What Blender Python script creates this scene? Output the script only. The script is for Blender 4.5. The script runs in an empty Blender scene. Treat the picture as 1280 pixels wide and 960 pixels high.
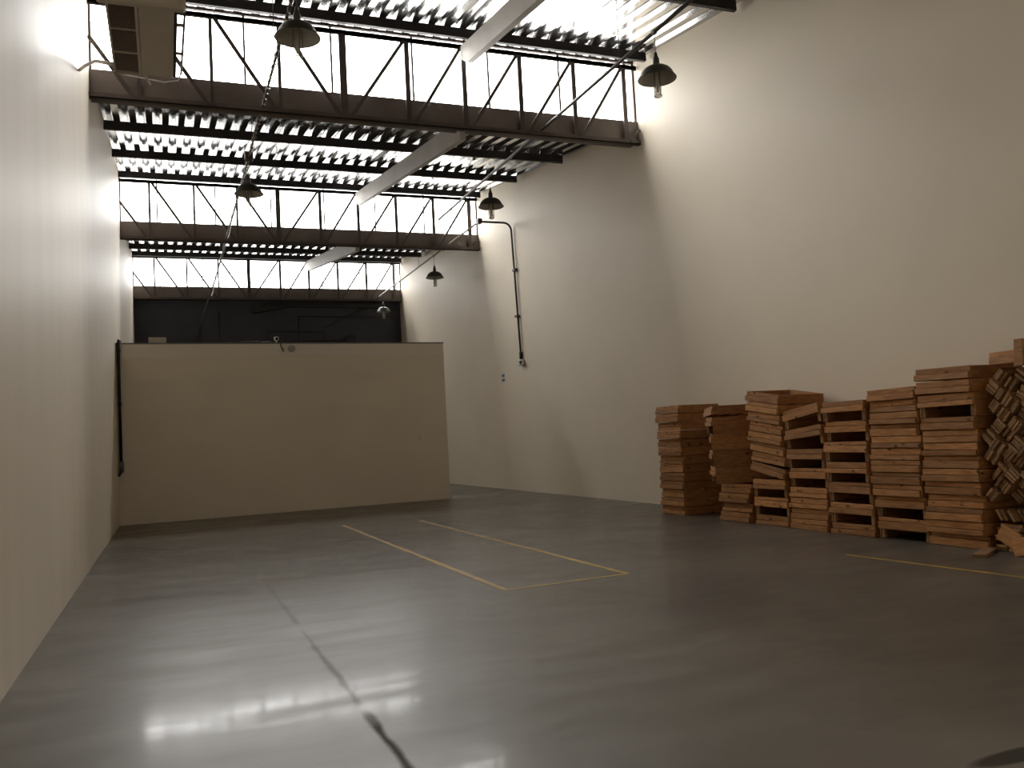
import bpy, math, random
from mathutils import Vector, Matrix

# ------------------------------------------------------------------ camera
sc = bpy.context.scene
col = sc.collection
FPX, YAW, PIT, ROL = 1086.8, 0.3801, 0.0612, 0.0528
cam_d = bpy.data.cameras.new('camera'); cam = bpy.data.objects.new('camera', cam_d); col.objects.link(cam)
cam_d.sensor_width = 36.0; cam_d.lens = FPX / 1280 * 36.0; cam_d.clip_end = 300
fw = Vector((math.sin(YAW)*math.cos(PIT), math.cos(YAW)*math.cos(PIT), math.sin(PIT)))
rt = Vector((math.cos(YAW), -math.sin(YAW), 0))
dn = fw.cross(rt)
r2 = rt*math.cos(ROL) + dn*math.sin(ROL)
d2 = -rt*math.sin(ROL) + dn*math.cos(ROL)
m = Matrix((r2, -d2, -fw)).transposed().to_4x4(); m.translation = Vector((0, 0, 1.5))
cam.matrix_world = m
sc.camera = cam
sc.view_settings.view_transform = 'Standard'; sc.view_settings.look = 'None'
sc.view_settings.gamma = 1.0; sc.view_settings.use_curve_mapping = False
sc.view_settings.exposure = 0.0

# ------------------------------------------------------------------ sky: bright overcast, dull ground below the horizon
SKY = 27.5
w = bpy.data.worlds.new('overcast'); sc.world = w; w.use_nodes = True
nt = w.node_tree; nt.nodes.clear()
tc = nt.nodes.new('ShaderNodeTexCoord'); sx = nt.nodes.new('ShaderNodeSeparateXYZ')
rp = nt.nodes.new('ShaderNodeValToRGB'); bg = nt.nodes.new('ShaderNodeBackground'); ow = nt.nodes.new('ShaderNodeOutputWorld')
mp = nt.nodes.new('ShaderNodeMapRange'); mp.inputs[1].default_value = -1; mp.inputs[2].default_value = 1
nt.links.new(tc.outputs['Generated'], sx.inputs[0]); nt.links.new(sx.outputs['Z'], mp.inputs[0]); nt.links.new(mp.outputs[0], rp.inputs[0])
# CIE overcast sky: (1 + 2 sin elevation)/3, so the zenith is three times the horizon
rp.color_ramp.elements[0].position = 0.495; rp.color_ramp.elements[0].color = (.10, .095, .088, 1)
rp.color_ramp.elements[1].position = 1.0; rp.color_ramp.elements[1].color = (1.0, .985, .96, 1)
e = rp.color_ramp.elements.new(.505); e.color = (.333, .328, .32, 1)
nt.links.new(rp.outputs[0], bg.inputs[0]); bg.inputs[1].default_value = SKY; nt.links.new(bg.outputs[0], ow.inputs[0])

# ------------------------------------------------------------------ measures
XL, XR = -1.02, 9.185
TY = [5.3, 15.2, 25.1, 34.75]          # truss planes
ZB, ZT = 7.33, 8.98
YREAR, YEND = -4.0, 35.32
SLOPE = 0.135
random.seed(7)
for ty in TY:                           # sky portals at the clerestories
    l = bpy.data.lights.new('sky_portal', 'AREA'); l.shape = 'RECTANGLE'; l.size = XR-XL; l.size_y = 1.15
    l.cycles.is_portal = True
    o = bpy.data.objects.new('sky_portal', l); col.objects.link(o)
    o.location = ((XL+XR)/2, ty+.2, 8.43); o.rotation_euler = (-math.pi/2, 0, 0)

# ------------------------------------------------------------------ helpers
def tag(o, label=None, cat=None, group=None, kind=None):
    if label: o['label'] = label
    if cat: o['category'] = cat
    if group: o['group'] = group
    if kind: o['kind'] = kind
    return o

class MB:
    def __init__(s): s.v = []; s.f = []; s.sm = []
    def add(s, vs, fs, smooth=False):
        n = len(s.v); s.v += [tuple(v) for v in vs]; s.f += [tuple(i+n for i in f) for f in fs]; s.sm += [smooth]*len(fs); return s
    def box(s, x0, x1, y0, y1, z0, z1, M=None):
        vs = [Vector((x, y, z)) for z in (z0, z1) for y in (y0, y1) for x in (x0, x1)]
        if M is not None: vs = [M @ v for v in vs]
        return s.add(vs, [(0, 2, 3, 1), (4, 5, 7, 6), (0, 1, 5, 4), (2, 6, 7, 3), (0, 4, 6, 2), (1, 3, 7, 5)])
    def cbox(s, x0, x1, y0, y1, z0, z1, c=.004):      # box with chamfered edges
        vs = []; cx, cy, cz = (x0+x1)/2, (y0+y1)/2, (z0+z1)/2; hx, hy, hz = (x1-x0)/2, (y1-y0)/2, (z1-z0)/2
        idx = {}
        for a in (-1, 1):
            for b in (-1, 1):
                for d in (-1, 1):
                    for k in range(3):
                        p = [a*hx, b*hy, d*hz]
                        for j in range(3):
                            if j != k: p[j] -= math.copysign(c, p[j])
                        idx[(a, b, d, k)] = len(vs); vs.append((cx+p[0], cy+p[1], cz+p[2]))
        fs = []
        def quad(q):
            P = [Vector(vs[i]) for i in q]; n = (P[1]-P[0]).cross(P[2]-P[0]); ctr = sum(P, Vector())/len(P)-Vector((cx, cy, cz))
            fs.append(tuple(q) if n.dot(ctr) > 0 else tuple(reversed(q)))
        for k in range(3):
            o1, o2 = [j for j in range(3) if j != k]
            for sg in (-1, 1):
                q = []
                for u, v in ((-1, -1), (1, -1), (1, 1), (-1, 1)):
                    t = [0, 0, 0]; t[k] = sg; t[o1] = u; t[o2] = v; q.append(idx[(*t, k)])
                quad(q)
        for k in range(3):                              # edges along axis k
            o1, o2 = [j for j in range(3) if j != k]
            for u in (-1, 1):
                for v in (-1, 1):
                    a = [0, 0, 0]; a[o1] = u; a[o2] = v; b = a[:]; a[k] = -1; b[k] = 1
                    quad([idx[(*a, o1)], idx[(*b, o1)], idx[(*b, o2)], idx[(*a, o2)]])
        for a in (-1, 1):
            for b in (-1, 1):
                for d in (-1, 1): quad([idx[(a, b, d, 0)], idx[(a, b, d, 1)], idx[(a, b, d, 2)]])
        return s.add(vs, fs)
    def bar(s, a, b, wx, wn, up=(0, 1, 0)):             # rectangular bar from a to b; wn = size along 'up', wx = the other
        a, b, up = Vector(a), Vector(b), Vector(up); d = (b-a).normalized(); sd = d.cross(up).normalized(); up = sd.cross(d)
        vs = [p + sd*i*wx/2 + up*j*wn/2 for p in (a, b) for i, j in ((-1, -1), (1, -1), (1, 1), (-1, 1))]
        return s.add(vs, [(0, 1, 2, 3), (4, 7, 6, 5), (0, 4, 5, 1), (1, 5, 6, 2), (2, 6, 7, 3), (3, 7, 4, 0)])
    def tube(s, pts, r, n=8, cap=True):
        pts = [Vector(p) for p in pts]; vs = []; fs = []; prev = None
        for i, p in enumerate(pts):
            d = (pts[min(i+1, len(pts)-1)] - pts[max(i-1, 0)]).normalized()
            u = prev if prev else (Vector((0, 0, 1)) if abs(d.z) < .9 else Vector((1, 0, 0)))
            u = (u - d*u.dot(d)).normalized(); prev = u; v = d.cross(u)
            vs += [p + (u*math.cos(t) + v*math.sin(t))*r for t in [2*math.pi*k/n for k in range(n)]]
        for i in range(len(pts)-1):
            for k in range(n): fs.append((i*n+k, i*n+(k+1) % n, (i+1)*n+(k+1) % n, (i+1)*n+k))
        s.add(vs, fs, True)
        if cap:
            b = len(s.v)-len(vs); s.f += [tuple(b+k for k in reversed(range(n))), tuple(b+len(vs)-n+k for k in range(n))]; s.sm += [False, False]
        return s
    def lathe(s, prof, n=28):
        vs = [(r*math.cos(2*math.pi*k/n), r*math.sin(2*math.pi*k/n), z) for r, z in prof for k in range(n)]
        fs = [(i*n+k, i*n+(k+1) % n, (i+1)*n+(k+1) % n, (i+1)*n+k) for i in range(len(prof)-1) for k in range(n)]
        return s.add(vs, fs, True)
    def mesh(s, name, mat):
        me = bpy.data.meshes.new(name); me.from_pydata(s.v, [], s.f); me.materials.append(mat)
        me.polygons.foreach_set('use_smooth', s.sm); me.update(); return me
    def build(s, name, mat, parent=None):
        return obj(name, s.mesh(name, mat), parent)

def obj(name, me, parent=None, loc=None, rot=None):
    o = bpy.data.objects.new(name, me); col.objects.link(o)
    if parent: o.parent = parent
    if loc: o.location = loc
    if rot: o.rotation_euler = rot
    return o
def empty(name, loc=(0, 0, 0), rot=(0, 0, 0)):
    o = bpy.data.objects.new(name, None); col.objects.link(o); o.location = loc; o.rotation_euler = rot; o.empty_display_size = .2
    return o
def part_at(mb, name, mat, root, under=None):                        # geometry given in world metres, parented under a root
    if under: return mb.build(name, mat, under)          # sub-part: its part already carries the offset
    o = mb.build(name, mat, root); o.location = -root.location; return o

# ------------------------------------------------------------------ materials
def mat(name, base, rough=.6, metal=0., knots=0., noise=0., nscale=3., bump=0., bscale=40., stretch=(1, 1, 1), rnd=0., spec=.5, col2=None):
    M = bpy.data.materials.new(name); M.use_nodes = True; N = M.node_tree; b = N.nodes['Principled BSDF']
    b.inputs['Base Color'].default_value = (*base, 1); b.inputs['Roughness'].default_value = rough; b.inputs['Metallic'].default_value = metal
    b.inputs['Specular IOR Level'].default_value = spec
    t = N.nodes.new('ShaderNodeTexCoord'); mpn = N.nodes.new('ShaderNodeMapping'); mpn.inputs['Scale'].default_value = stretch
    N.links.new(t.outputs['Object'], mpn.inputs[0]); vec = mpn.outputs[0]
    if rnd:
        oi = N.nodes.new('ShaderNodeObjectInfo'); ad = N.nodes.new('ShaderNodeVectorMath'); ad.operation = 'ADD'
        sc_ = N.nodes.new('ShaderNodeMath'); sc_.operation = 'MULTIPLY'; sc_.inputs[1].default_value = 37.
        N.links.new(oi.outputs['Random'], sc_.inputs[0]); N.links.new(vec, ad.inputs[0]); N.links.new(sc_.outputs[0], ad.inputs[1]); vec = ad.outputs[0]
    if noise or col2:
        n = N.nodes.new('ShaderNodeTexNoise'); n.inputs['Scale'].default_value = nscale; n.inputs['Detail'].default_value = 6
        N.links.new(vec, n.inputs['Vector']); r = N.nodes.new('ShaderNodeValToRGB')
        c2 = col2 or tuple(c*(1-noise) for c in base)
        r.color_ramp.elements[0].position = .35; r.color_ramp.elements[0].color = (*c2, 1)
        r.color_ramp.elements[1].position = .65; r.color_ramp.elements[1].color = (*base, 1)
        N.links.new(n.outputs['Fac'], r.inputs[0]); last = r.outputs[0]
        if rnd:
            mr = N.nodes.new('ShaderNodeMapRange'); mr.inputs[3].default_value = 1-rnd; mr.inputs[4].default_value = 1+rnd*.6
            mx = N.nodes.new('ShaderNodeVectorMath'); mx.operation = 'SCALE'
            N.links.new(oi.outputs['Random'], mr.inputs[0]); N.links.new(last, mx.inputs[0]); N.links.new(mr.outputs[0], mx.inputs['Scale']); last = mx.outputs[0]
        if knots:
            vm = N.nodes.new('ShaderNodeMapping'); vm.inputs['Scale'].default_value = tuple(3.2 if q > 2 else 1.9 for q in stretch)
            N.links.new(t.outputs['Object'], vm.inputs[0]); va = N.nodes.new('ShaderNodeVectorMath'); va.operation = 'ADD'
            N.links.new(vm.outputs[0], va.inputs[0]); N.links.new(sc_.outputs[0], va.inputs[1])
            vo = N.nodes.new('ShaderNodeTexVoronoi'); vo.inputs['Scale'].default_value = 2.2; N.links.new(va.outputs[0], vo.inputs['Vector'])
            kr = N.nodes.new('ShaderNodeMapRange'); kr.inputs[1].default_value = knots*.6; kr.inputs[2].default_value = knots; kr.inputs[3].default_value = .28; kr.inputs[4].default_value = 1
            km = N.nodes.new('ShaderNodeVectorMath'); km.operation = 'SCALE'
            N.links.new(vo.outputs['Distance'], kr.inputs[0]); N.links.new(last, km.inputs[0]); N.links.new(kr.outputs[0], km.inputs['Scale']); last = km.outputs[0]
        N.links.new(last, b.inputs['Base Color'])
    if bump:
        n2 = N.nodes.new('ShaderNodeTexNoise'); n2.inputs['Scale'].default_value = bscale; n2.inputs['Detail'].default_value = 4
        N.links.new(vec, n2.inputs['Vector']); bp = N.nodes.new('ShaderNodeBump'); bp.inputs['Strength'].default_value = bump; bp.inputs['Distance'].default_value = .02
        N.links.new(n2.outputs['Fac'], bp.inputs['Height']); N.links.new(bp.outputs[0], b.inputs['Normal'])
    return M

M_wall = mat('cream_wall_paint', (.86, .768, .622), .6, noise=.05, nscale=.5, bump=.05, bscale=6)
M_wallL = mat('cream_wall_paint_streaked', (.84, .752, .615), .5, noise=.05, nscale=1.2, bump=.05, bscale=2.2, stretch=(1, 1.6, .2))
M_part = mat('partition_paint', (.92, .835, .71), .6, noise=.05, nscale=.7, bump=.05, bscale=5)
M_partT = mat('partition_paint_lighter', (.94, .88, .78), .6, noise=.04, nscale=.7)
M_dark = mat('dark_grey_wall_paint', (.055, .057, .072), .7, noise=.2, nscale=.8)
M_steel = mat('brown_painted_steel', (.11, .086, .078), .5, noise=.25, nscale=4)
M_purl = mat('charcoal_painted_steel', (.045, .042, .046), .5, noise=.2, nscale=4)
M_gut = mat('brown_painted_gutter', (.20, .165, .15), .5, noise=.2, nscale=2)
M_raft = mat('pale_grey_rafter_paint', (.50, .47, .43), .6, noise=.12, nscale=2)
M_zinc = mat('galvanised_sheet', (.62, .615, .60), .17, metal=1., noise=.3, nscale=4, bump=.16, bscale=5, stretch=(1, .25, 1))
M_cond = mat('dark_conduit', (.07, .062, .055), .45, noise=.2, nscale=6)
M_condp = mat('pale_conduit', (.42, .38, .33), .5)
M_black = mat('black_cable', (.015, .015, .015), .5)
M_white = mat('white_plastic', (.75, .74, .70), .4)
M_shade = mat('dark_enamel_shade', (.075, .075, .065), .35, noise=.2, nscale=8)
M_shadein = mat('shade_inner_enamel', (.42, .40, .36), .4)
M_ac = mat('cream_plastic', (.55, .50, .42), .45, noise=.05, nscale=4)
M_acg = mat('brown_grille', (.26, .21, .185), .6)
M_cap = mat('grey_metal_cap', (.22, .22, .22), .5)
WOOD = ((.56, .275, .092), (.38, .16, .047))
M_woodY = mat('pine_board_lengthwise', WOOD[0], .65, col2=WOOD[1], nscale=7, stretch=(6, .7, 6), rnd=.30, bump=.15, bscale=14, knots=.17)
M_woodX = mat('pine_board_crosswise', (.46, .215, .075), .65, col2=(.31, .13, .042), nscale=9, stretch=(.8, 6, 4), rnd=.25, bump=.25, bscale=14, knots=.17)
M_plank = mat('weathered_pine_offcut', (.48, .28, .13), .75, col2=(.30, .16, .07), nscale=8, stretch=(.8, 6, 6), rnd=.4, bump=.3, bscale=14)
M_tape = mat('worn_yellow_floor_paint', (.50, .31, .035), .6, col2=(.34, .22, .06), nscale=5, bump=.05)
M_blue = mat('bluish_grey_print', (.12, .16, .17), .5)

def glass_mat():
    M = bpy.data.materials.new('clerestory_glass'); M.use_nodes = True; N = M.node_tree; N.nodes.clear()
    o = N.nodes.new('ShaderNodeOutputMaterial'); t = N.nodes.new('ShaderNodeBsdfTransparent'); g = N.nodes.new('ShaderNodeBsdfGlossy')
    t.inputs[0].default_value = (.95, .95, .95, 1); g.inputs['Roughness'].default_value = .05
    mx = N.nodes.new('ShaderNodeMixShader'); mx.inputs[0].default_value = .05
    N.links.new(t.outputs[0], mx.inputs[1]); N.links.new(g.outputs[0], mx.inputs[2]); N.links.new(mx.outputs[0], o.inputs[0]); return M
M_glass = glass_mat()
def lampglass_mat():
    M = bpy.data.materials.new('dusty_lamp_glass'); M.use_nodes = True; N = M.node_tree; N.nodes.clear()
    o = N.nodes.new('ShaderNodeOutputMaterial'); t = N.nodes.new('ShaderNodeBsdfTransparent'); g = N.nodes.new('ShaderNodeBsdfGlossy'); d = N.nodes.new('ShaderNodeBsdfDiffuse')
    d.inputs[0].default_value = (.6, .57, .5, 1); g.inputs['Roughness'].default_value = .1; t.inputs[0].default_value = (.85, .84, .8, 1)
    m1 = N.nodes.new('ShaderNodeMixShader'); m1.inputs[0].default_value = .35; m2 = N.nodes.new('ShaderNodeMixShader'); m2.inputs[0].default_value = .12
    N.links.new(t.outputs[0], m1.inputs[1]); N.links.new(d.outputs[0], m1.inputs[2]); N.links.new(m1.outputs[0], m2.inputs[1]); N.links.new(g.outputs[0], m2.inputs[2]); N.links.new(m2.outputs[0], o.inputs[0]); return M
M_lglass = lampglass_mat()

def floor_mat():
    M = bpy.data.materials.new('polished_concrete'); M.use_nodes = True; N = M.node_tree; L = N.links.new; b = N.nodes['Principled BSDF']
    def math_(op, a, c=None, clamp=False):
        n = N.nodes.new('ShaderNodeMath'); n.operation = op; n.use_clamp = clamp
        for i, v in enumerate((a, c)):
            if v is None: continue
            if isinstance(v, (int, float)): n.inputs[i].default_value = v
            else: L(v, n.inputs[i])
        return n.outputs[0]
    t = N.nodes.new('ShaderNodeTexCoord'); s = N.nodes.new('ShaderNodeSeparateXYZ'); L(t.outputs['Object'], s.inputs[0])
    def noise(scale, stretch, detail=5):
        mp_ = N.nodes.new('ShaderNodeMapping'); mp_.inputs['Scale'].default_value = stretch; L(t.outputs['Object'], mp_.inputs[0])
        n = N.nodes.new('ShaderNodeTexNoise'); n.inputs['Scale'].default_value = scale; n.inputs['Detail'].default_value = detail; L(mp_.outputs[0], n.inputs['Vector']); return n.outputs['Fac']
    big = noise(.55, (1, 1, 1)); streak = noise(1.3, (.6, 1.8, 1), 7)
    r = N.nodes.new('ShaderNodeValToRGB'); r.color_ramp.elements[0].position = .3; r.color_ramp.elements[0].color = (.105, .091, .072, 1)
    r.color_ramp.elements[1].position = .7; r.color_ramp.elements[1].color = (.155, .138, .112, 1); L(big, r.inputs[0])
    # worn dark joint running the length of the floor, ragged edges
    jn = noise(2.2, (1, 1, 1)); off = math_('MULTIPLY', math_('SUBTRACT', jn, .5), .05)
    dx = math_('ABSOLUTE', math_('ADD', math_('SUBTRACT', s.outputs['X'], 1.0), off))
    wn = noise(1.6, (.2, 1, 1)); wid = math_('MULTIPLY', math_('SUBTRACT', wn, .2), .10)
    jm = math_('MULTIPLY', math_('SUBTRACT', wid, dx), 35, True)
    jy = math_('ADD', math_('MULTIPLY', math_('MULTIPLY', math_('SUBTRACT', 12.5, s.outputs['Y']), .2, True), .45), math_('MULTIPLY', math_('MULTIPLY', math_('SUBTRACT', 5.4, s.outputs['Y']), 3, True), .55))
    brk = math_('MULTIPLY', math_('SUBTRACT', noise(1.1, (.01, 1, 1), 2), .33), 9, True)
    jm = math_('MULTIPLY', math_('MULTIPLY', jm, jy), brk)
    # oil blot near the front
    bx = math_('MULTIPLY', math_('SUBTRACT', s.outputs['X'], 3.42), 3.2); by = math_('MULTIPLY', math_('SUBTRACT', s.outputs['Y'], 2.83), 14.)
    bd = math_('ADD', math_('MULTIPLY', bx, bx), math_('MULTIPLY', by, by)); bm = math_('MULTIPLY', math_('SUBTRACT', 1.0, bd), 2.0, True)
    msk = math_('MULTIPLY', math_('MAXIMUM', jm, bm), .8, True)
    mx = N.nodes.new('ShaderNodeMix'); mx.data_type = 'RGBA'; L(msk, mx.inputs[0]); L(r.outputs[0], mx.inputs[6]); mx.inputs[7].default_value = (.035, .03, .024, 1)
    L(mx.outputs[2], b.inputs['Base Color'])
    rr = N.nodes.new('ShaderNodeMapRange'); rr.inputs[1].default_value = .35; rr.inputs[2].default_value = .65; rr.inputs[3].default_value = .30; rr.inputs[4].default_value = .40; L(streak, rr.inputs[0])
    L(math_('ADD', rr.outputs[0], math_('MULTIPLY', msk, .3)), b.inputs['Roughness'])
    bp = N.nodes.new('ShaderNodeBump'); L(math_('MULTIPLY', math_('SUBTRACT', 1.0, msk), .16), b.inputs['Specular IOR Level'])
    cw_ = N.nodes.new('ShaderNodeMapRange'); cw_.inputs[1].default_value = .36; cw_.inputs[2].default_value = .64; cw_.inputs[3].default_value = .0; cw_.inputs[4].default_value = .30
    L(streak, cw_.inputs[0]); L(math_('MULTIPLY', cw_.outputs[0], math_('SUBTRACT', 1.0, msk)), b.inputs['Coat Weight']); b.inputs['Coat Roughness'].default_value = .09
    bp.inputs['Strength'].default_value = .075; bp.inputs['Distance'].default_value = .02
    L(noise(2.5, (1, 1, 1), 3), bp.inputs['Height']); L(bp.outputs[0], b.inputs['Normal'])
    return M
M_floor = floor_mat()

# ------------------------------------------------------------------ shell
tag(MB().box(XL-.2, XR+.2, YREAR-.2, YEND+.3, -.15, 0).build('floor', M_floor), kind='structure')

def roof_z(y, ty): return 9.03 + SLOPE*(y-(ty-.55))      # underside of the sheet pans
BAYS = [(YREAR, TY[0]), (TY[0]+.38, TY[1]), (TY[1]+.38, TY[2]), (TY[2]+.38, TY[3])]
prof = []                                                # wall crown follows the saw-tooth roof
for (a, ty) in BAYS: prof += [(a, roof_z(a, ty)+.04), (ty+.16, roof_z(ty+.16, ty)+.04), (ty+.17, 7.86)]
prof += [(YEND+.2, 7.86)]
prof2 = []
for i, q in enumerate(prof):
    prof2.append(q)
def side_wall(name, x0, x1, M):
    mb = MB(); n = len(prof2)
    for i in range(n-1):
        (ya, za), (yb, zb) = prof2[i], prof2[i+1]
        if yb - ya < .005: continue
        mb.add([(x, y, z) for x in (x0, x1) for y, z in ((ya, 0), (yb, 0), (yb, zb), (ya, za))],
               [(0, 1, 2, 3), (7, 6, 5, 4), (3, 2, 6, 7), (0, 4, 5, 1), (1, 5, 6, 2), (0, 3, 7, 4)])
    return tag(mb.build(name, M), kind='structure')
side_wall('wall_left', XL-.2, XL, M_wallL)
side_wall('wall_right', XR, XR+.2, M_wall)
tag(MB().box(XL-.2, XR+.2, YREAR-.2, YREAR, 0, roof_z(YREAR, TY[0])+.03).build('wall_rear', M_wall), kind='structure')
tag(MB().box(XL, XR, YEND-.2, YEND, 0, 7.86).build('wall_end', M_dark), kind='structure')

# trapezoidal roof sheets, one run per bay
PITCH, RH = .30, .065
def roof(ty, y0, y1):
    xs = []; x = XL-.1
    while x < XR+.1:
        xs += [(x, 0), (x+.125, 0), (x+.175, RH), (x+.25, RH)]; x += PITCH
    xs.append((x, 0))
    ys = [y0, (y0*2+y1)/3, (y0+2*y1)/3, y1]
    vs = [(x, y, roof_z(y, ty)+h) for y in ys for x, h in xs]; n = len(xs)
    fs = [(j*n+i, j*n+i+1, (j+1)*n+i+1, (j+1)*n+i) for j in range(len(ys)-1) for i in range(n-1)]
    mb = MB().add(vs, fs); o = mb.build('ceiling', M_zinc); tag(o, 'galvanised trapezoidal roof sheeting sloping between clerestories', kind='structure')
    s = o.modifiers.new('thickness', 'SOLIDIFY'); s.thickness = .003; s.offset = 1
    return o
for (a, ty) in BAYS: roof(ty, a-.12 if a != YREAR else a-.2, ty+.34)

# clerestory windows
MULL = [1.43-1.51*k for k in (1,)] + [1.43+1.51*k for k in range(6)]
for wi, ty in enumerate(TY):
    z1 = roof_z(ty+.12, ty)-.005
    g = empty('window_%d' % (wi+1), ((XL+XR)/2, ty+.12, 7.85)); tag(g, kind='structure')
    xs = [XL+.02] + [x for x in MULL if XL+.2 < x < XR-.1] + [XR-.02]
    for a, b in zip(xs, xs[1:]):
        part_at(MB().box(a+.012, b-.012, ty+.117, ty+.123, 7.85, z1), 'pane', M_glass, g)
    for x in xs: part_at(MB().box(x-.018, x+.018, ty+.10, ty+.14, 7.85, z1), 'mullion', M_steel, g)
    part_at(MB().box(XL, XR, ty+.09, ty+.15, z1-.03, z1+.02), 'head_rail', M_steel, g)

# gutters behind the bottom chords
ORD = ['first', 'second', 'third', 'fourth', 'fifth', 'sixth', 'seventh', 'eighth', 'ninth', 'tenth', 'eleventh', 'twelfth', 'thirteenth', 'fourteenth', 'fifteenth']
FROMEND = ['fourth truss from the dark end wall', 'third truss from the dark end wall', 'second truss from the dark end wall', 'truss nearest the dark end wall']
for wi, ty in enumerate(TY):
    mb = MB().box(XL, XR, ty+.06, ty+.09, 7.42, 7.85).box(XL, XR, ty+.09, ty+.42, 7.42, 7.45).box(XL, XR, ty+.39, ty+.42, 7.45, 7.72)
    g = mb.build('roof_gutter', M_gut)
    tag(g, 'brown steel valley gutter behind the %s' % FROMEND[wi], 'gutter', 'valley gutters under the clerestories')

# trusses
NODES = [-.27, .87, 2.0, 3.12, 4.31, 5.42, 6.57, 7.73, 8.87]
for wi, ty in enumerate(TY):
    t = empty('roof_truss', (4.08, ty, ZB)); tag(t, 'brown steel lattice truss below clerestory glazing, %s' % FROMEND[wi].replace('truss ', 'one ') if wi < 3 else 'brown steel lattice truss below clerestory glazing right above the dark end wall', 'truss', 'lattice trusses carrying the saw-tooth roof')
    part_at(MB().box(XL, XR-.02, ty-.05, ty+.01, ZT-.07, ZT).box(XL, XR-.02, ty-.05, ty-.04, ZT-.10, ZT), 'top_chord', M_steel, t)
    part_at(MB().box(XL, XR-.02, ty-.06, ty+.05, ZB, ZB+.018).box(XL, XR-.02, ty-.06, ty-.045, ZB, ZB+.09).box(XL, XR-.02, ty+.035, ty+.05, ZB, ZB+.09), 'bottom_chord', M_steel, t)
    for i, x in enumerate(NODES):
        wd = .13 if i == 3 else (.09 if i > 3 else .06)
        part_at(MB().box(x-wd/2, x+wd/2, ty-.035, ty+.005, ZB+.019, ZT-.061), 'vertical_strut', M_steel, t)
    for i in range(len(NODES)-1):
        a, b = NODES[i], NODES[i+1]
        p, q = ((a+.06, ZT-.07), (b-.07, ZB+.04)) if i < 3 else ((a+.10, ZB+.04), (b-.06, ZT-.07))
        part_at(MB().bar((p[0], ty-.055, p[1]), (q[0], ty-.055, q[1]), .065, .035), 'diagonal', M_steel, t)
    part_at(MB().bar((XL+.01, ty-.055, 8.35), (NODES[0]-.07, ty-.055, ZB+.04), .065, .035), 'diagonal', M_steel, t)
    part_at(MB().bar((NODES[-1]+.06, ty-.055, ZB+.04), (XR-.03, ty-.055, ZB+.3), .065, .035), 'diagonal', M_steel, t)

# purlins: C channels across the hall under the sheets
BAYN = ['the bay over the rear', 'the long bay before the third truss from the dark wall', 'the middle bay', 'the bay beside the dark end wall']
for bi, (a, ty) in enumerate(BAYS):
    for k in range(3):
        y = ty-.55-2.93*k; z = roof_z(y, ty)-.004
        if y < YREAR+.1: continue
        mb = MB().box(XL+.01, XR-.1, y-.04, y-.028, z-.175, z).box(XL+.01, XR-.1, y-.028, y+.04, z-.012, z-.001).box(XL+.01, XR-.1, y-.028, y+.04, z-.175, z-.163)
        p = empty('roof_purlin', (4, y, z-.175))
        tag(p, 'charcoal purlin, %s below the clerestory head in %s' % (ORD[k], ['the bay over the rear', 'the long front bay', 'the middle bay', 'the bay by the dark end wall'][bi]), 'beam', 'roof purlins')
        part_at(mb, 'channel', M_purl, p)
        part_at(MB().box(XR-.13, XR-.1, y-.027, y+.039, z-.16, z-.013), 'end_plate', M_purl, p)

# pale rafters under the purlins
for bi, (a, ty) in enumerate(BAYS[1:]):
    x = 5.40; yb = ty-.12; ya = a-.2 if bi else a+.1
    def zt(y): return roof_z(y, ty)-.182
    prof_r = [(ya, zt(ya)), (yb, zt(yb)), (yb, zt(yb)-.25), (yb-.30, zt(yb-.30)-.40), (ya, zt(ya)-.40)]
    n = len(prof_r); vs = [(xx, y, z) for xx in (x-.06, x+.06) for y, z in prof_r]
    fs = [tuple(range(n)), tuple(reversed(range(n, 2*n)))] + [(i, i+n, (i+1) % n+n, (i+1) % n) for i in range(n)]
    o = MB().add(vs, fs).build('roof_rafter', M_raft)
    tag(o, 'pale grey sloping rafter in %s' % ['the long front bay of the roof', 'the middle roof bay, two trusses from the dark wall', 'the short-looking roof bay by the dark end wall'][bi], 'beam', 'pale sloping rafters')

# partition with courses of panels
YP = 21.28; XPE = 6.79; ZP = 4.08; SKEW = .43/(XPE-XL)
pr = empty('wall_partition', (3, YP, 0)); tag(pr, 'cream freestanding partition wall lower than the hall', kind='structure')
def skew(mb): mb.v = [(x, y+(x-XL)*SKEW, z) for x, y, z in mb.v]; return mb
part_at(skew(MB().box(XL, XPE-.01, YP+.006, YP+.14, 0, ZP-.005)), 'core', M_part, pr)
zs = [0, .62, 1.26, 1.90, 2.54, 3.18, 3.74, ZP-.03]
for a, b in zip(zs, zs[1:]):
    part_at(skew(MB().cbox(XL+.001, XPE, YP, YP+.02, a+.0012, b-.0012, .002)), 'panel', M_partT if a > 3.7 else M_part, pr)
part_at(skew(MB().box(XL, XPE+.01, YP-.012, YP+.16, ZP-.03, ZP)), 'top_cap', M_cap, pr)

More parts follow.
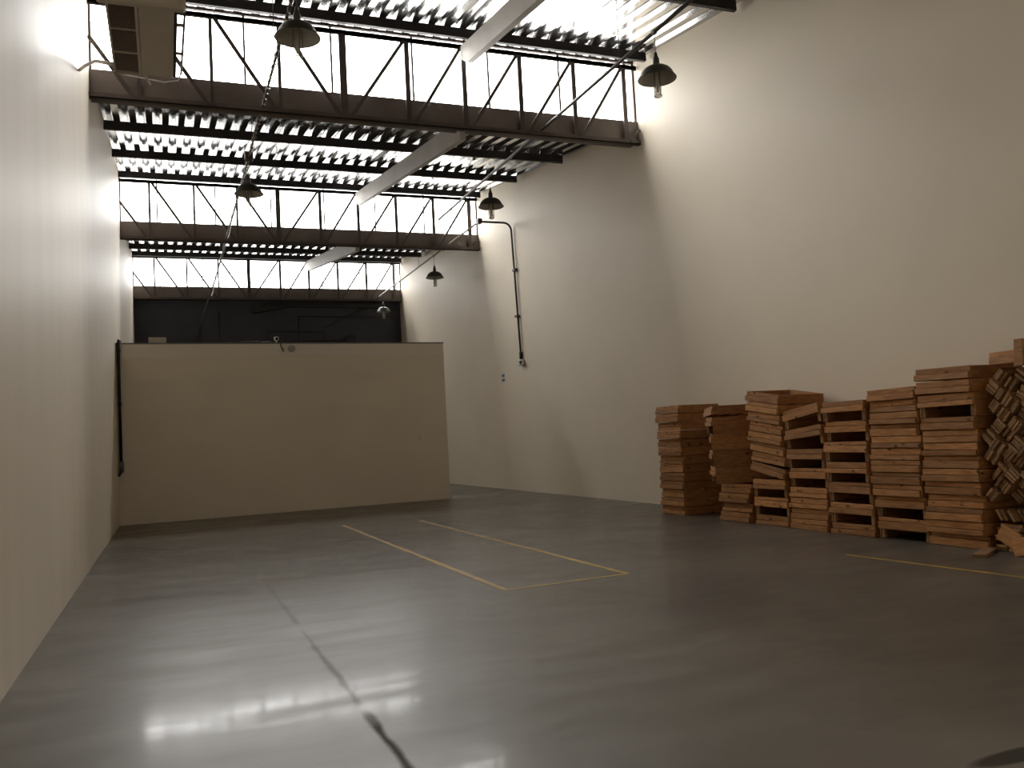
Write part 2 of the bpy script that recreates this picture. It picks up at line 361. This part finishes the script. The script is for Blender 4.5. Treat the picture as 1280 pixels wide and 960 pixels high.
# ------------------------------------------------------------------ floor markings
def strip(pts, wd, z=.002):
    mb = MB(); random.seed(3)
    (x0, y0), (x1, y1) = pts; n = max(2, int(math.hypot(x1-x0, y1-y0)/.15)); nx, ny = -(y1-y0), x1-x0; l = math.hypot(nx, ny); nx /= l; ny /= l
    L_, R_ = [], []
    for i in range(n+1):
        f = i/n; x = x0+(x1-x0)*f; y = y0+(y1-y0)*f; a = wd/2*(1+random.uniform(-.22, .22)); b = wd/2*(1+random.uniform(-.22, .22))
        L_.append((x+nx*a, y+ny*a)); R_.append((x-nx*b, y-ny*b))
    vs = [(x, y, zz) for zz in (.0003, z) for x, y in L_+R_]; k = n+1; h = 2*k
    fs = [(h+i, h+k+i, h+k+i+1, h+i+1) for i in range(n)] + [(i, i+1, h+i+1, h+i) for i in range(n)] + [(k+i+1, k+i, h+k+i, h+k+i+1) for i in range(n)]
    return mb.add(vs, fs)
fm = empty('floor_marking', (3.77, 8.2, 0)); tag(fm, 'worn yellow painted rectangle outline on the open concrete floor', 'floor marking')
part_at(strip([(3.07, 8.13), (3.07, 16.7)], .065), 'painted_line', M_tape, fm)
part_at(strip([(4.48, 8.22), (4.48, 16.3)], .065), 'painted_line', M_tape, fm)
part_at(strip([(3.07, 8.13), (4.50, 8.22)], .055, .0022), 'painted_line', M_tape, fm)
o = strip([(7.0, 7.75), (7.16, 5.2)], .05).build('floor_marking', M_tape); tag(o, 'short faded yellow line on the floor along the crate stacks', 'floor marking')

# ------------------------------------------------------------------ conduits
ZC = 7.5
def clamp(y, x, z, root, M=M_cond): part_at(MB().box(x-.03, x+.03, y-.04, y+.04, z-.03, z+.03), 'clamp', M, root)
ca = empty('ceiling_conduit', (7.01, 5, ZC)); tag(ca, 'dark steel conduit running down the hall with two pendant lamps near the cream wall', 'conduit')
part_at(MB().tube([(7.01, TY[0]+.5, ZC), (7.01, 22.3, ZC)], .03), 'pipe', M_cond, ca)
part_at(MB().tube([(7.01, 22.3, ZC), (8.14, 22.3, ZC)], .008), 'link_wire', M_cond, ca)
def bay_of(y):
    for a, ty in BAYS:
        if y <= ty+.3: return ty
for y in (12.07, 19.2):
    part_at(MB().tube([(7.01, y, ZC+.02), (7.01, y, roof_z(y, bay_of(y)))], .007, 6), 'hanger_rod', M_cond, ca)
    z = roof_z(y, bay_of(y)); part_at(MB().box(6.98, 7.04, y-.03, y+.03, z-.14, z-.002), 'hanger_bracket', M_cond, ca)
for y in (11.0, 14.5, 18.26, 21.2): clamp(y, 7.01, ZC, ca)
cb = empty('ceiling_conduit', (8.18, 22, ZC)); tag(cb, 'conduit beyond the bend, leading to the dark end wall with two pendant lamps', 'conduit')
part_at(MB().tube([(8.18, 22.3, ZC), (8.18, 34.5, ZC)], .028), 'pipe', M_condp, cb)
part_at(MB().tube([(8.18, 34.5, ZC), (8.1, 35.05, 7.3), (6.0, 35.08, 6.3)], .03), 'pipe', M_cond, cb)
part_at(MB().tube([(8.18, 28.5, ZC), (8.18, 28.5, roof_z(28.5, TY[3]))], .007, 6), 'hanger_rod', M_cond, cb)
clamp(26.7, 8.18, ZC, cb); clamp(33.89, 8.18, ZC, cb)
wp = empty('wall_conduit', (9.15, 22.3, 3.5)); tag(wp, 'dark conduit bending down the cream right wall to a small box', 'conduit')
bend = [(9.13-.22+.22*math.sin(t), 22.3, ZC-.22+.22*math.cos(t)) for t in [i*math.pi/12 for i in range(7)]]
part_at(MB().tube([(8.18, 22.3, ZC)] + bend + [(9.13, 22.22, 6.0), (9.14, 22.1, 3.72)], .03), 'pipe', M_cond, wp)
part_at(MB().box(8.12, 8.24, 22.2, 22.38, ZC-.06, ZC+.07), 'junction_box', M_cond, wp)
for z in (6.15, 4.85): part_at(MB().box(9.09, 9.184, 22.12, 22.3, z-.03, z+.03), 'wall_clip', M_cond, wp)
part_at(MB().tube([(9.14, 22.1, 3.84), (9.14, 22.1, 3.64)], .05), 'coupling', M_black, wp)
part_at(MB().cbox(9.06, 9.183, 21.98, 22.18, 3.46, 3.63, .012), 'socket_box', M_white, wp)
part_at(MB().tube([(9.07, 22.0, 3.55), (9.04, 21.92, 3.53)], .035), 'socket_outlet', M_black, wp)

cl = empty('ceiling_conduit', (1.7, 6, ZC)); tag(cl, 'conduit wrapped with loose cable running over the floor joint, ending at the dark wall', 'conduit')
part_at(MB().tube([(1.7, TY[0]+.5, 7.47), (1.7, 30.8, 7.47)], .022), 'pipe', M_cond, cl)
part_at(MB().tube([(1.7, 30.8, 7.47), (1.22, 35.0, 6.18), (1.2, 35.06, 5.6)], .025), 'pipe', M_cond, cl)
sp = []
for i in range(0, 900):
    y = 10.6+i*.0265; a = i*.7; r = .035 + .01*math.sin(i*.11); sp.append((1.7+r*math.cos(a), y, 7.47+r*math.sin(a)-.015))
part_at(MB().tube(sp, .008, 5), 'wrapped_cable', M_condp, cl)
for y in (13.4, 17.2, 23.2, 27.8):
    part_at(MB().tube([(1.7, y, 7.48), (1.7, y, roof_z(y, bay_of(y)))], .007, 6), 'hanger_rod', M_cond, cl)
part_at(MB().cbox(1.62, 1.78, 17.9, 18.1, 7.4, 7.55, .01), 'junction_box', M_cond, cl)
part_at(MB().box(1.14, 1.27, 35.02, 35.12, 6.0, 6.25), 'junction_box', M_cond, cl)

# pipes on the dark end wall
def endpipe(label, runs, r=.03, box=None):
    e = empty('wall_pipe', (runs[0][0][0], 35.06, runs[0][0][2])); tag(e, label, 'pipe', 'pipes on the dark end wall')
    for q in runs: part_at(MB().tube(q, r), 'pipe', M_black, e)
    if box: part_at(MB().cbox(*box, .02), 'junction_box', M_black, e)
yw = 35.06
endpipe('long black horizontal pipe low on the dark end wall', [[(-.4, yw, 5.72), (7.0, yw, 5.78)]], .035, (6.85, 7.25, 34.95, 35.1, 5.62, 5.95))
endpipe('black pipe loop rising above the partition on the dark end wall', [[(3.75, yw-.07, 4.6), (3.75, yw-.07, 6.12), (6.0, yw-.07, 6.12), (6.0, yw-.07, 4.6)]], .03)
endpipe('thin black upright pipe beneath the left conduit on the dark end wall', [[(2.0, yw-.07, 4.4), (2.0, yw-.07, 6.9)]], .018)
endpipe('black pipe turning down beside the cream right wall corner of dark wall', [[(5.0, yw-.04, 6.75), (9.0, yw-.04, 6.72), (9.0, yw-.04, 4.0)], [(5.0, yw-.04, 6.75), (5.0, yw-.04, 4.4)]], .02)
o = MB().box(3.7, 8.4, 34.95, 35.11, 7.12, 7.26).add([(3.3, 34.8, 7.1), (3.3, 34.8, 6.85), (4.6, 34.8, 7.1), (3.3, 35.11, 7.1), (3.3, 35.11, 6.85), (4.6, 35.11, 7.1)], [(0, 1, 2), (3, 5, 4), (0, 3, 4, 1), (1, 4, 5, 2), (0, 2, 5, 3)]).build('wall_beam', M_black)
tag(o, 'black beam with tapered bracket high on the dark end wall', 'beam')

# ------------------------------------------------------------------ pendant lamps
def lamp_proto():
    t = empty('pendant_lamp')
    out = [(.04, .20), (.08, .192), (.14, .175), (.195, .14), (.235, .09), (.262, .035), (.288, 0)]
    sh = MB().lathe(out).build('shade', M_shade, t)
    i_ = MB().lathe([(r-.005, z-.007) for r, z in reversed(out)]).build('shade_lining', M_shadein, sh); tag(i_, 'paler enamel inside of the shade')
    MB().lathe([(.285, .0), (.293, -.004), (.291, -.014), (.28, -.008)]).build('rim', M_shade, sh)
    MB().lathe([(.001, .40), (.022, .40), (.03, .34), (.05, .30), (.05, .195), (.001, .195)], 16).build('socket_cap', M_shade, t)
    gt = MB().lathe([(.001, -.30), (.03, -.298), (.052, -.285), (.055, -.26), (.055, .10), (.04, .14), (.001, .15)], 20).build('glass_tube', M_lglass, t)
    MB().lathe([(.001, -.22), (.018, -.21), (.02, .10), (.001, .12)], 12).build('bulb', M_white, gt)
    mb = MB()
    for k in range(4):
        a = math.pi/4+k*math.pi/2; mb.tube([(.062*math.cos(a), .062*math.sin(a), .12), (.062*math.cos(a), .062*math.sin(a), -.29)], .004, 5)
    mb.tube([(.062*math.cos(a), .062*math.sin(a), -.27) for a in [k*math.pi/8 for k in range(17)]], .004, 5, False)
    mb.build('wire_guard', M_cond, gt)
    MB().tube([(0, 0, .39), (0, 0, .72)], .007, 6).build('cord', M_cond, t)
    return t
proto = lamp_proto()
LAMPS = [((7.01, 11.0), 'dark dome pendant lamp with glass tube, first from the bend on right conduit before the long front bay'),
         ((7.01, 18.26), 'dark dome pendant lamp hanging just before the right conduit bends to the wall'),
         ((8.18, 26.7), 'small-looking pendant lamp on the conduit past the wall bend'),
         ((8.18, 33.89), 'pendant lamp in front of the dark end wall corner'),
         ((1.7, 11.05), 'pendant lamp below the cable-wrapped conduit nearest the hanging air conditioner'),
         ((1.7, 18.26), 'pendant lamp below the cable-wrapped conduit, backlit by the second truss from the end wall')]
LAMPS[0] = (LAMPS[0][0], 'dark dome pendant lamp with glass tube on right conduit, beside bright upper wall')
for i, ((x, y), lab) in enumerate(LAMPS):
    if i == 0: r = proto
    else:
        r = proto.copy(); col.objects.link(r)
        for ch in proto.children:
            c = ch.copy(); col.objects.link(c); c.parent = r
            for g2 in ch.children:
                d = g2.copy(); col.objects.link(d); d.parent = c
    r.location = (x, y, 6.78); r.rotation_euler = (0, 0, random.uniform(0, 1)); tag(r, lab, 'lamp', 'industrial pendant lamps')

# ------------------------------------------------------------------ ceiling-hung air conditioner
ac = empty('air_conditioner', (-.1, 9.2, 5.64)); tag(ac, 'cream ceiling-hung air conditioner with brown intake grille, hung near left wall', 'air conditioner')
x0, x1, y0, y1, z0 = -.42, .20, 8.36, 10.02, 5.64
part_at(MB().cbox(x0, x1, y0, y1, z0+.03, z0+.25, .03), 'body', M_ac, ac)
part_at(MB().cbox(-.15, x1-.03, y0+.04, y1-.01, z0, z0+.05, .012), 'front_panel', M_ac, ac)
part_at(MB().cbox(x1-.03, x1, y0+.05, y1-.02, z0+.012, z0+.05, .004), 'edge_strip', M_black, ac)
gf = part_at(MB().box(x0, -.15, y1-.03, y1, z0, z0+.04).box(x0, x0+.02, y0+.05, y1, z0, z0+.04).box(-.175, -.15, y0+.05, y1-.03, z0-.003, z0+.04), 'grille_frame', M_ac, ac)
for k in (1, 2): 
    y = y0+.05+(y1-y0-.08)*k/3; part_at(MB().box(x0+.02, -.175, y-.012, y+.012, z0, z0+.035), 'grille_divider', M_ac, ac, gf)
mb = MB()
for k in range(44):
    y = y0+.07+k*(y1-y0-.12)/44; mb.bar((x0+.02, y, z0+.02), (-.175, y, z0+.02), .006, .03, (0, .6, 1))
part_at(mb, 'intake_slats', M_acg, ac, gf)
part_at(MB().box(x0+.02, -.175, y0+.06, y1-.03, z0+.034, z0+.042), 'filter', M_acg, ac, gf)
part_at(MB().cbox(x0-.07, x1+.07, y0-.06, y0+.05, z0-.03, z0+.24, .02), 'end_cap', M_ac, ac)
part_at(MB().tube([(x1+.065, y0+.05, z0+.04), (x1+.06, y0+.9, z0+.05), (x1+.05, y1-.1, z0+.03)], .012), 'refrigerant_pipe', M_cond, ac)
for y in (y0+.45, y0+1.1): part_at(MB().box(x1-.005, x1+.07, y-.02, y+.02, z0+.04, z0+.06), 'pipe_clip', M_ac, ac)
part_at(MB().tube([(x1+.05, y1-.12, z0+.03), (x1+.02, y1, z0-.01), (x1-.12, y1+.03, z0-.03), (x1-.32, y1+.03, z0-.01), (x0+.1, y1+.03, z0+.01), (x0-.02, y1+.02, z0+.04)], .008, 6), 'white_cable', M_white, ac)
part_at(MB().tube([(-.11, y1-.03, z0+.0), (-.09, y1+.02, z0-.035), (-.065, y1+.04, z0-.075)], .014), 'drain_nozzle', M_ac, ac)
part_at(MB().tube([(x0, y1-.03, z0+.09), (x0-.10, y1+.5, z0+.32), (x0-.28, y1+1.6, z0+.8), (x0-.46, y1+2.6, z0+1.15), (XL+.02, y1+3.1, z0+1.28)], .022), 'insulated_pipe', M_ac, ac)
for xx in (x0+.06, x1-.06):
    for y in (y0+.25, y1-.25): part_at(MB().tube([(xx, y, z0+.24), (xx, y, roof_z(y, TY[1]))], .006, 6), 'hanger_rod', M_cond, ac)

# ------------------------------------------------------------------ bits on and around the partition
def sk(x): return YP+(x-XL)*SKEW
bxr = MB().cbox(-.33, .05, sk(0)+.01, sk(0)+.13, ZP+.001, ZP+.13, .006).build('cardboard_box', M_raft); tag(bxr, 'small pale box lying on top of the partition wall', 'box')
cm = empty('security_camera', (2.52, sk(2.5), ZP)); tag(cm, 'small white camera on top of the partition wall with dangling cable', 'camera')
part_at(MB().tube([(2.52, sk(2.5)+.05, ZP), (2.52, sk(2.5)+.02, ZP+.07)], .02), 'stem', M_white, cm)
hs = part_at(MB().tube([(2.52, sk(2.5)+.06, ZP+.10), (2.52, sk(2.5)-.08, ZP+.085)], .055, 14), 'housing', M_white, cm)
part_at(MB().tube([(2.52, sk(2.5)-.08, ZP+.085), (2.52, sk(2.5)-.085, ZP+.084)], .035, 12), 'lens', M_black, cm, hs)
part_at(MB().tube([(2.60, sk(2.5)-.03, ZP+.01), (2.62, sk(2.5)-.03, ZP-.09), (2.68, sk(2.6)-.03, ZP-.22)], .012, 6), 'cable', M_black, cm)
jb = MB().tube([(2.87, sk(2.87)-.035, 3.93), (2.87, sk(2.87)-.001, 3.93)], .09, 18).build('junction_box', M_raft); tag(jb, 'round beige junction box on the partition beside the camera', 'junction box')
cw = MB().tube([(1.75, sk(1.75)+.02, ZP+.03), (2.45, sk(2.45)+.05, ZP+.02)], .012, 6).build('loose_cable', M_black); tag(cw, 'short black cable lying along the top of the partition', 'cable')
dp = empty('down_conduit', (-.94, YP-.05, 1.3)); tag(dp, 'black conduit running down the partition corner at the left wall', 'conduit')
part_at(MB().tube([(-.93, YP+.06, ZP+.04), (-.95, YP-.02, ZP+.05), (-.96, YP-.05, ZP-.02), (-.955, YP-.05, 1.42)], .035), 'pipe', M_black, dp)
for z in (3.9, 2.7): part_at(MB().box(-1.0, -.91, YP-.06, YP, z-.03, z+.03), 'clip', M_cap, dp)
part_at(MB().cbox(-.993, -.90, YP-.16, YP-.001, 1.18, 1.42, .01), 'socket_box', M_cap, dp)
part_at(MB().tube([(-.94, YP-.16, 1.25), (-.95, YP-.28, 1.2), (-.985, YP-.42, 1.12)], .03), 'plug', M_black, dp)
sw = empty('wall_switch', (6.02, sk(6.02), 1.6)); tag(sw, 'small cream switch plate near the free end of the partition', 'switch')
pl_ = part_at(MB().cbox(5.95, 6.09, sk(6.02)-.02, sk(6.02)-.001, 1.5, 1.72, .006), 'plate', M_partT, sw)
part_at(MB().cbox(5.99, 6.05, sk(6.02)-.026, sk(6.02)-.02, 1.56, 1.66, .002), 'rocker', M_white, sw, pl_)
st = empty('wall_sticker', (XR-.003, 23.65, 3.25)); tag(st, 'small white sticker with two dark marks low on the right wall', 'sticker')
pp_ = part_at(MB().box(XR-.003, XR-.001, 23.5, 23.8, 3.1, 3.42), 'paper', M_white, st)
for z in (3.17, 3.30): part_at(MB().box(XR-.005, XR-.0031, 23.53, 23.75, z-.03, z+.05), 'printed_mark', M_blue, st, pp_)

# ------------------------------------------------------------------ crates
CW, CD, BH = .77, .84, .145
BOARDS = {}
def bmesh_(key, mbf, M):
    if key not in BOARDS: BOARDS[key] = mbf().mesh(key[0], M)
    return BOARDS[key]
def crate(open_, rng):
    """origin: centre of the base; long slatted sides face -X/+X, solid ends face -Y/+Y"""
    H = .265 if open_ else BH
    r = empty('wooden_crate')
    zb = H-BH
    hw, hd = CW/2, CD/2
    cut = rng.choice((.060, .072, .082, .092)); hts = ((zb+.003, zb+cut), (zb+cut+.006, zb+BH-.002))
    for sx in (-1, 1):
        for j, (a, b) in enumerate(hts):
            ln = CW-rng.choice((0, .012, .024)); th = .034 if j == 0 else .014
            me = bmesh_(('board', j, open_, cut, round(ln, 3)), lambda: MB().cbox(-th, 0, -ln/2, ln/2, a-(a+b)/2, b-(a+b)/2, .004), M_woodY)
            o = obj('board', me, r, (sx*(hd-.024), rng.uniform(-.008, .008), (a+b)/2))
            o.rotation_euler = (rng.uniform(-.010, .010), rng.uniform(-.05, .12) if j == 0 else 0, math.pi if sx > 0 else 0)
    for sy in (-1, 1):
        me = bmesh_(('end_panel', open_), lambda: MB().cbox(-hd+.024, hd-.024, -.013, .013, -H/2+.002, H/2-.004, .004), M_woodX)
        obj('end_panel', me, r, (0, sy*(hw-.014), H/2))
        if open_:
            for sx in (-1, 1):
                me = bmesh_(('corner_post',), lambda: MB().cbox(-.025, .025, -.02, .02, -H/2+.004, H/2-.006, .004), M_plank)
                obj('corner_post', me, r, (sx*(hd-.055), sy*(hw-.05), H/2))
    for k in range(4):
        me = bmesh_(('base_slat',), lambda: MB().cbox(-.085, .085, -hw+.026, hw-.026, -.007, .007, .003), M_woodY)
        obj('base_slat', me, r, (-.3+.2*k, 0, zb+.022))
    return r, H

STK = [  # (near y, group of layers (kind, yaw, tilt))  -- listed from the end farthest from the plank pile
    (12.95, [('t', 0, 0)]*13),
    (11.13, [('t', 0, 0)]*4 + [('o', -30, 0)]*2 + [('o', -33, 0), ('o', -26, 0)] + [('t', -24, -2.5)]),
    (10.26, [('t', 0, 0), ('o', 0, 0), ('o', 0, 0)] + [('t', 0, 10)] + [('t', 0, 8)]*7),
    (9.45, [('t', 0, 0)]*4 + [('o', 0, 0)]*2 + [('o', 0, -5.5), ('o', 0, -8)]),
    (8.64, [('t', 0, 0)] + [('o', 0, 0)]*6),
    (7.82, [('o', 0, 0)]*2 + [('t', 0, 0)]*9),
    (7.02, [('t', 0, 0)]*10 + [('o', 0, 0)] + [('t', 0, .6), ('t', 0, 1.2)]),
]
nst = len(STK)
for si, (yn, layers) in enumerate(STK):
    rng = random.Random(40+si)
    z = 0.0; yc = yn+CW/2; drift = 0.0
    lean = rng.uniform(-.02, .02)
    pt = 0
    for li, (kd, yaw, tilt) in enumerate(layers):
        r, H = crate(kd == 'o', rng)
        jx = rng.uniform(-.035, .02) + (-.08 if yaw else 0); jy = rng.uniform(-.017, .017)+(.34 if yaw else 0)
        if tilt != pt:
            z += abs(math.sin(math.radians(tilt-pt)))*CW/2
            pt = tilt
        if tilt > 3: drift += .006
        r.location = (8.27+CD/2+jx, yc+jy+drift, z)
        r.rotation_euler = (math.radians(tilt), 0, math.radians(yaw+rng.uniform(-1.2, 1.2)))
        z += H/math.cos(math.radians(tilt))+(.005 if tilt else .002)
        k = nst-si
        kind = 'open-slotted pine crate' if kd == 'o' else 'shallow pine crate'
        pos = ORD[li] if li < len(layers)-1 else 'topmost'
        lab = '%s, %s %sin the %s stack from the loose plank pile' % (kind, pos, 'from the floor ' if li < len(layers)-1 else '', ORD[k-1])
        tag(r, lab, 'crate', 'pine crates stacked along the right wall')

# ------------------------------------------------------------------ loose planks beside the stacks
rng = random.Random(11)
PT = .0355
PL = []
for k in range(8):
    L_ = rng.uniform(.45, .66); W_ = rng.uniform(.115, .145); T_ = rng.uniform(.026, .034)
    PL.append((MB().cbox(-L_/2, L_/2, -W_/2, W_/2, -T_/2, T_/2, .003).mesh('pine_plank', M_plank), L_, W_, T_))
def plank(loc, rot, k=None):
    me, L_, W_, T_ = PL[rng.randrange(8) if k is None else k]
    o = obj('pine_plank', me, None, loc, rot); tag(o, 'short pine offcut plank in the criss-crossed upper pile beside the crate stacks', 'plank', 'loose pine planks piled by the crates'); return o
CELL = .150; th0 = math.radians(42); npl = 0
for iu in range(-12, 24):
    for iv in range(-12, 24):
        cy = 6.46 + CELL*(iu*math.cos(th0)-iv*math.sin(th0)); cz = .62 + CELL*(iu*math.sin(th0)+iv*math.cos(th0))
        if not (6.30 < cy < 6.92 and .52 < cz < 1.90): continue
        a = th0 + rng.choice((0, math.pi/2)) + rng.uniform(-.07, .07); rz = rng.uniform(-.03, .03)
        n = rng.choice((3, 4, 4)); fx = 8.29+rng.uniform(-.04, .09)
        for j in range(n):
            k = rng.randrange(8); L_ = PL[k][1]; off = (j-1.5)*PT
            plank((fx+rng.uniform(0, .06)+L_/2, cy-math.sin(a)*off, cz+math.cos(a)*off), (a, 0, rz), k); npl += 1
# lower part of the pile: flat layers with their edges to the room, slightly fanned
for iz in range(8):
    for iy in range(4):
        a = .03*((iz*7) % 5-2)
        o = plank((8.62+rng.uniform(-.05, .05), 6.88-.16*iy, .018+.036*iz), (0, 0, a)); o['label'] = 'pine plank lying flat in the bottom layers of the loose plank pile'
for j in range(8):
    a = math.radians(60); o = plank((8.60+rng.uniform(-.03, .03), 6.90-.062*j, .385), (a, 0, 0)); o['label'] = 'pine plank tilted on edge in the row just above the flat bottom layers'
BR = MB().cbox(-.011, .011, -.16, .16, -.09, .09, .003).mesh('broad_board', M_woodY)
for (x, y, z, rx, ry) in ((8.17, 6.62, .17, .45, .12), (8.13, 6.42, .12, -.25, .10)):
    o = obj('broad_board', BR, None, (x, y, z), (rx, ry, 0)); tag(o, 'broad short board leaning at the plank pile foot, its end %s' % ('raised away from the crates' if rx < 0 else 'raised towards the crate stacks'), 'plank', 'broad boards leaning on the plank pile')
for (x, y, z, ry, rz) in ((8.05, 6.86, .016, 0, .5),):
    o = plank((x, y, z), (0, ry, rz)); o['label'] = 'pine plank lying alone on the floor in front of the plank pile'
r, H = crate(False, random.Random(5)); r.location = (8.70, 6.42, 2.0); r.rotation_euler = (0, 0, math.radians(-7))
tag(r, 'shallow pine crate lying on top of the loose plank pile', 'crate', 'pine crates stacked along the right wall')
o = MB().cbox(-.014, .014, -.05, .05, -.14, .14, .003).build('pine_plank', M_woodY); o.location = (8.19, 6.37, 2.10); o.rotation_euler = (0, .10, 0)
tag(o, 'pine plank standing upright against the crate on the plank pile', 'plank')
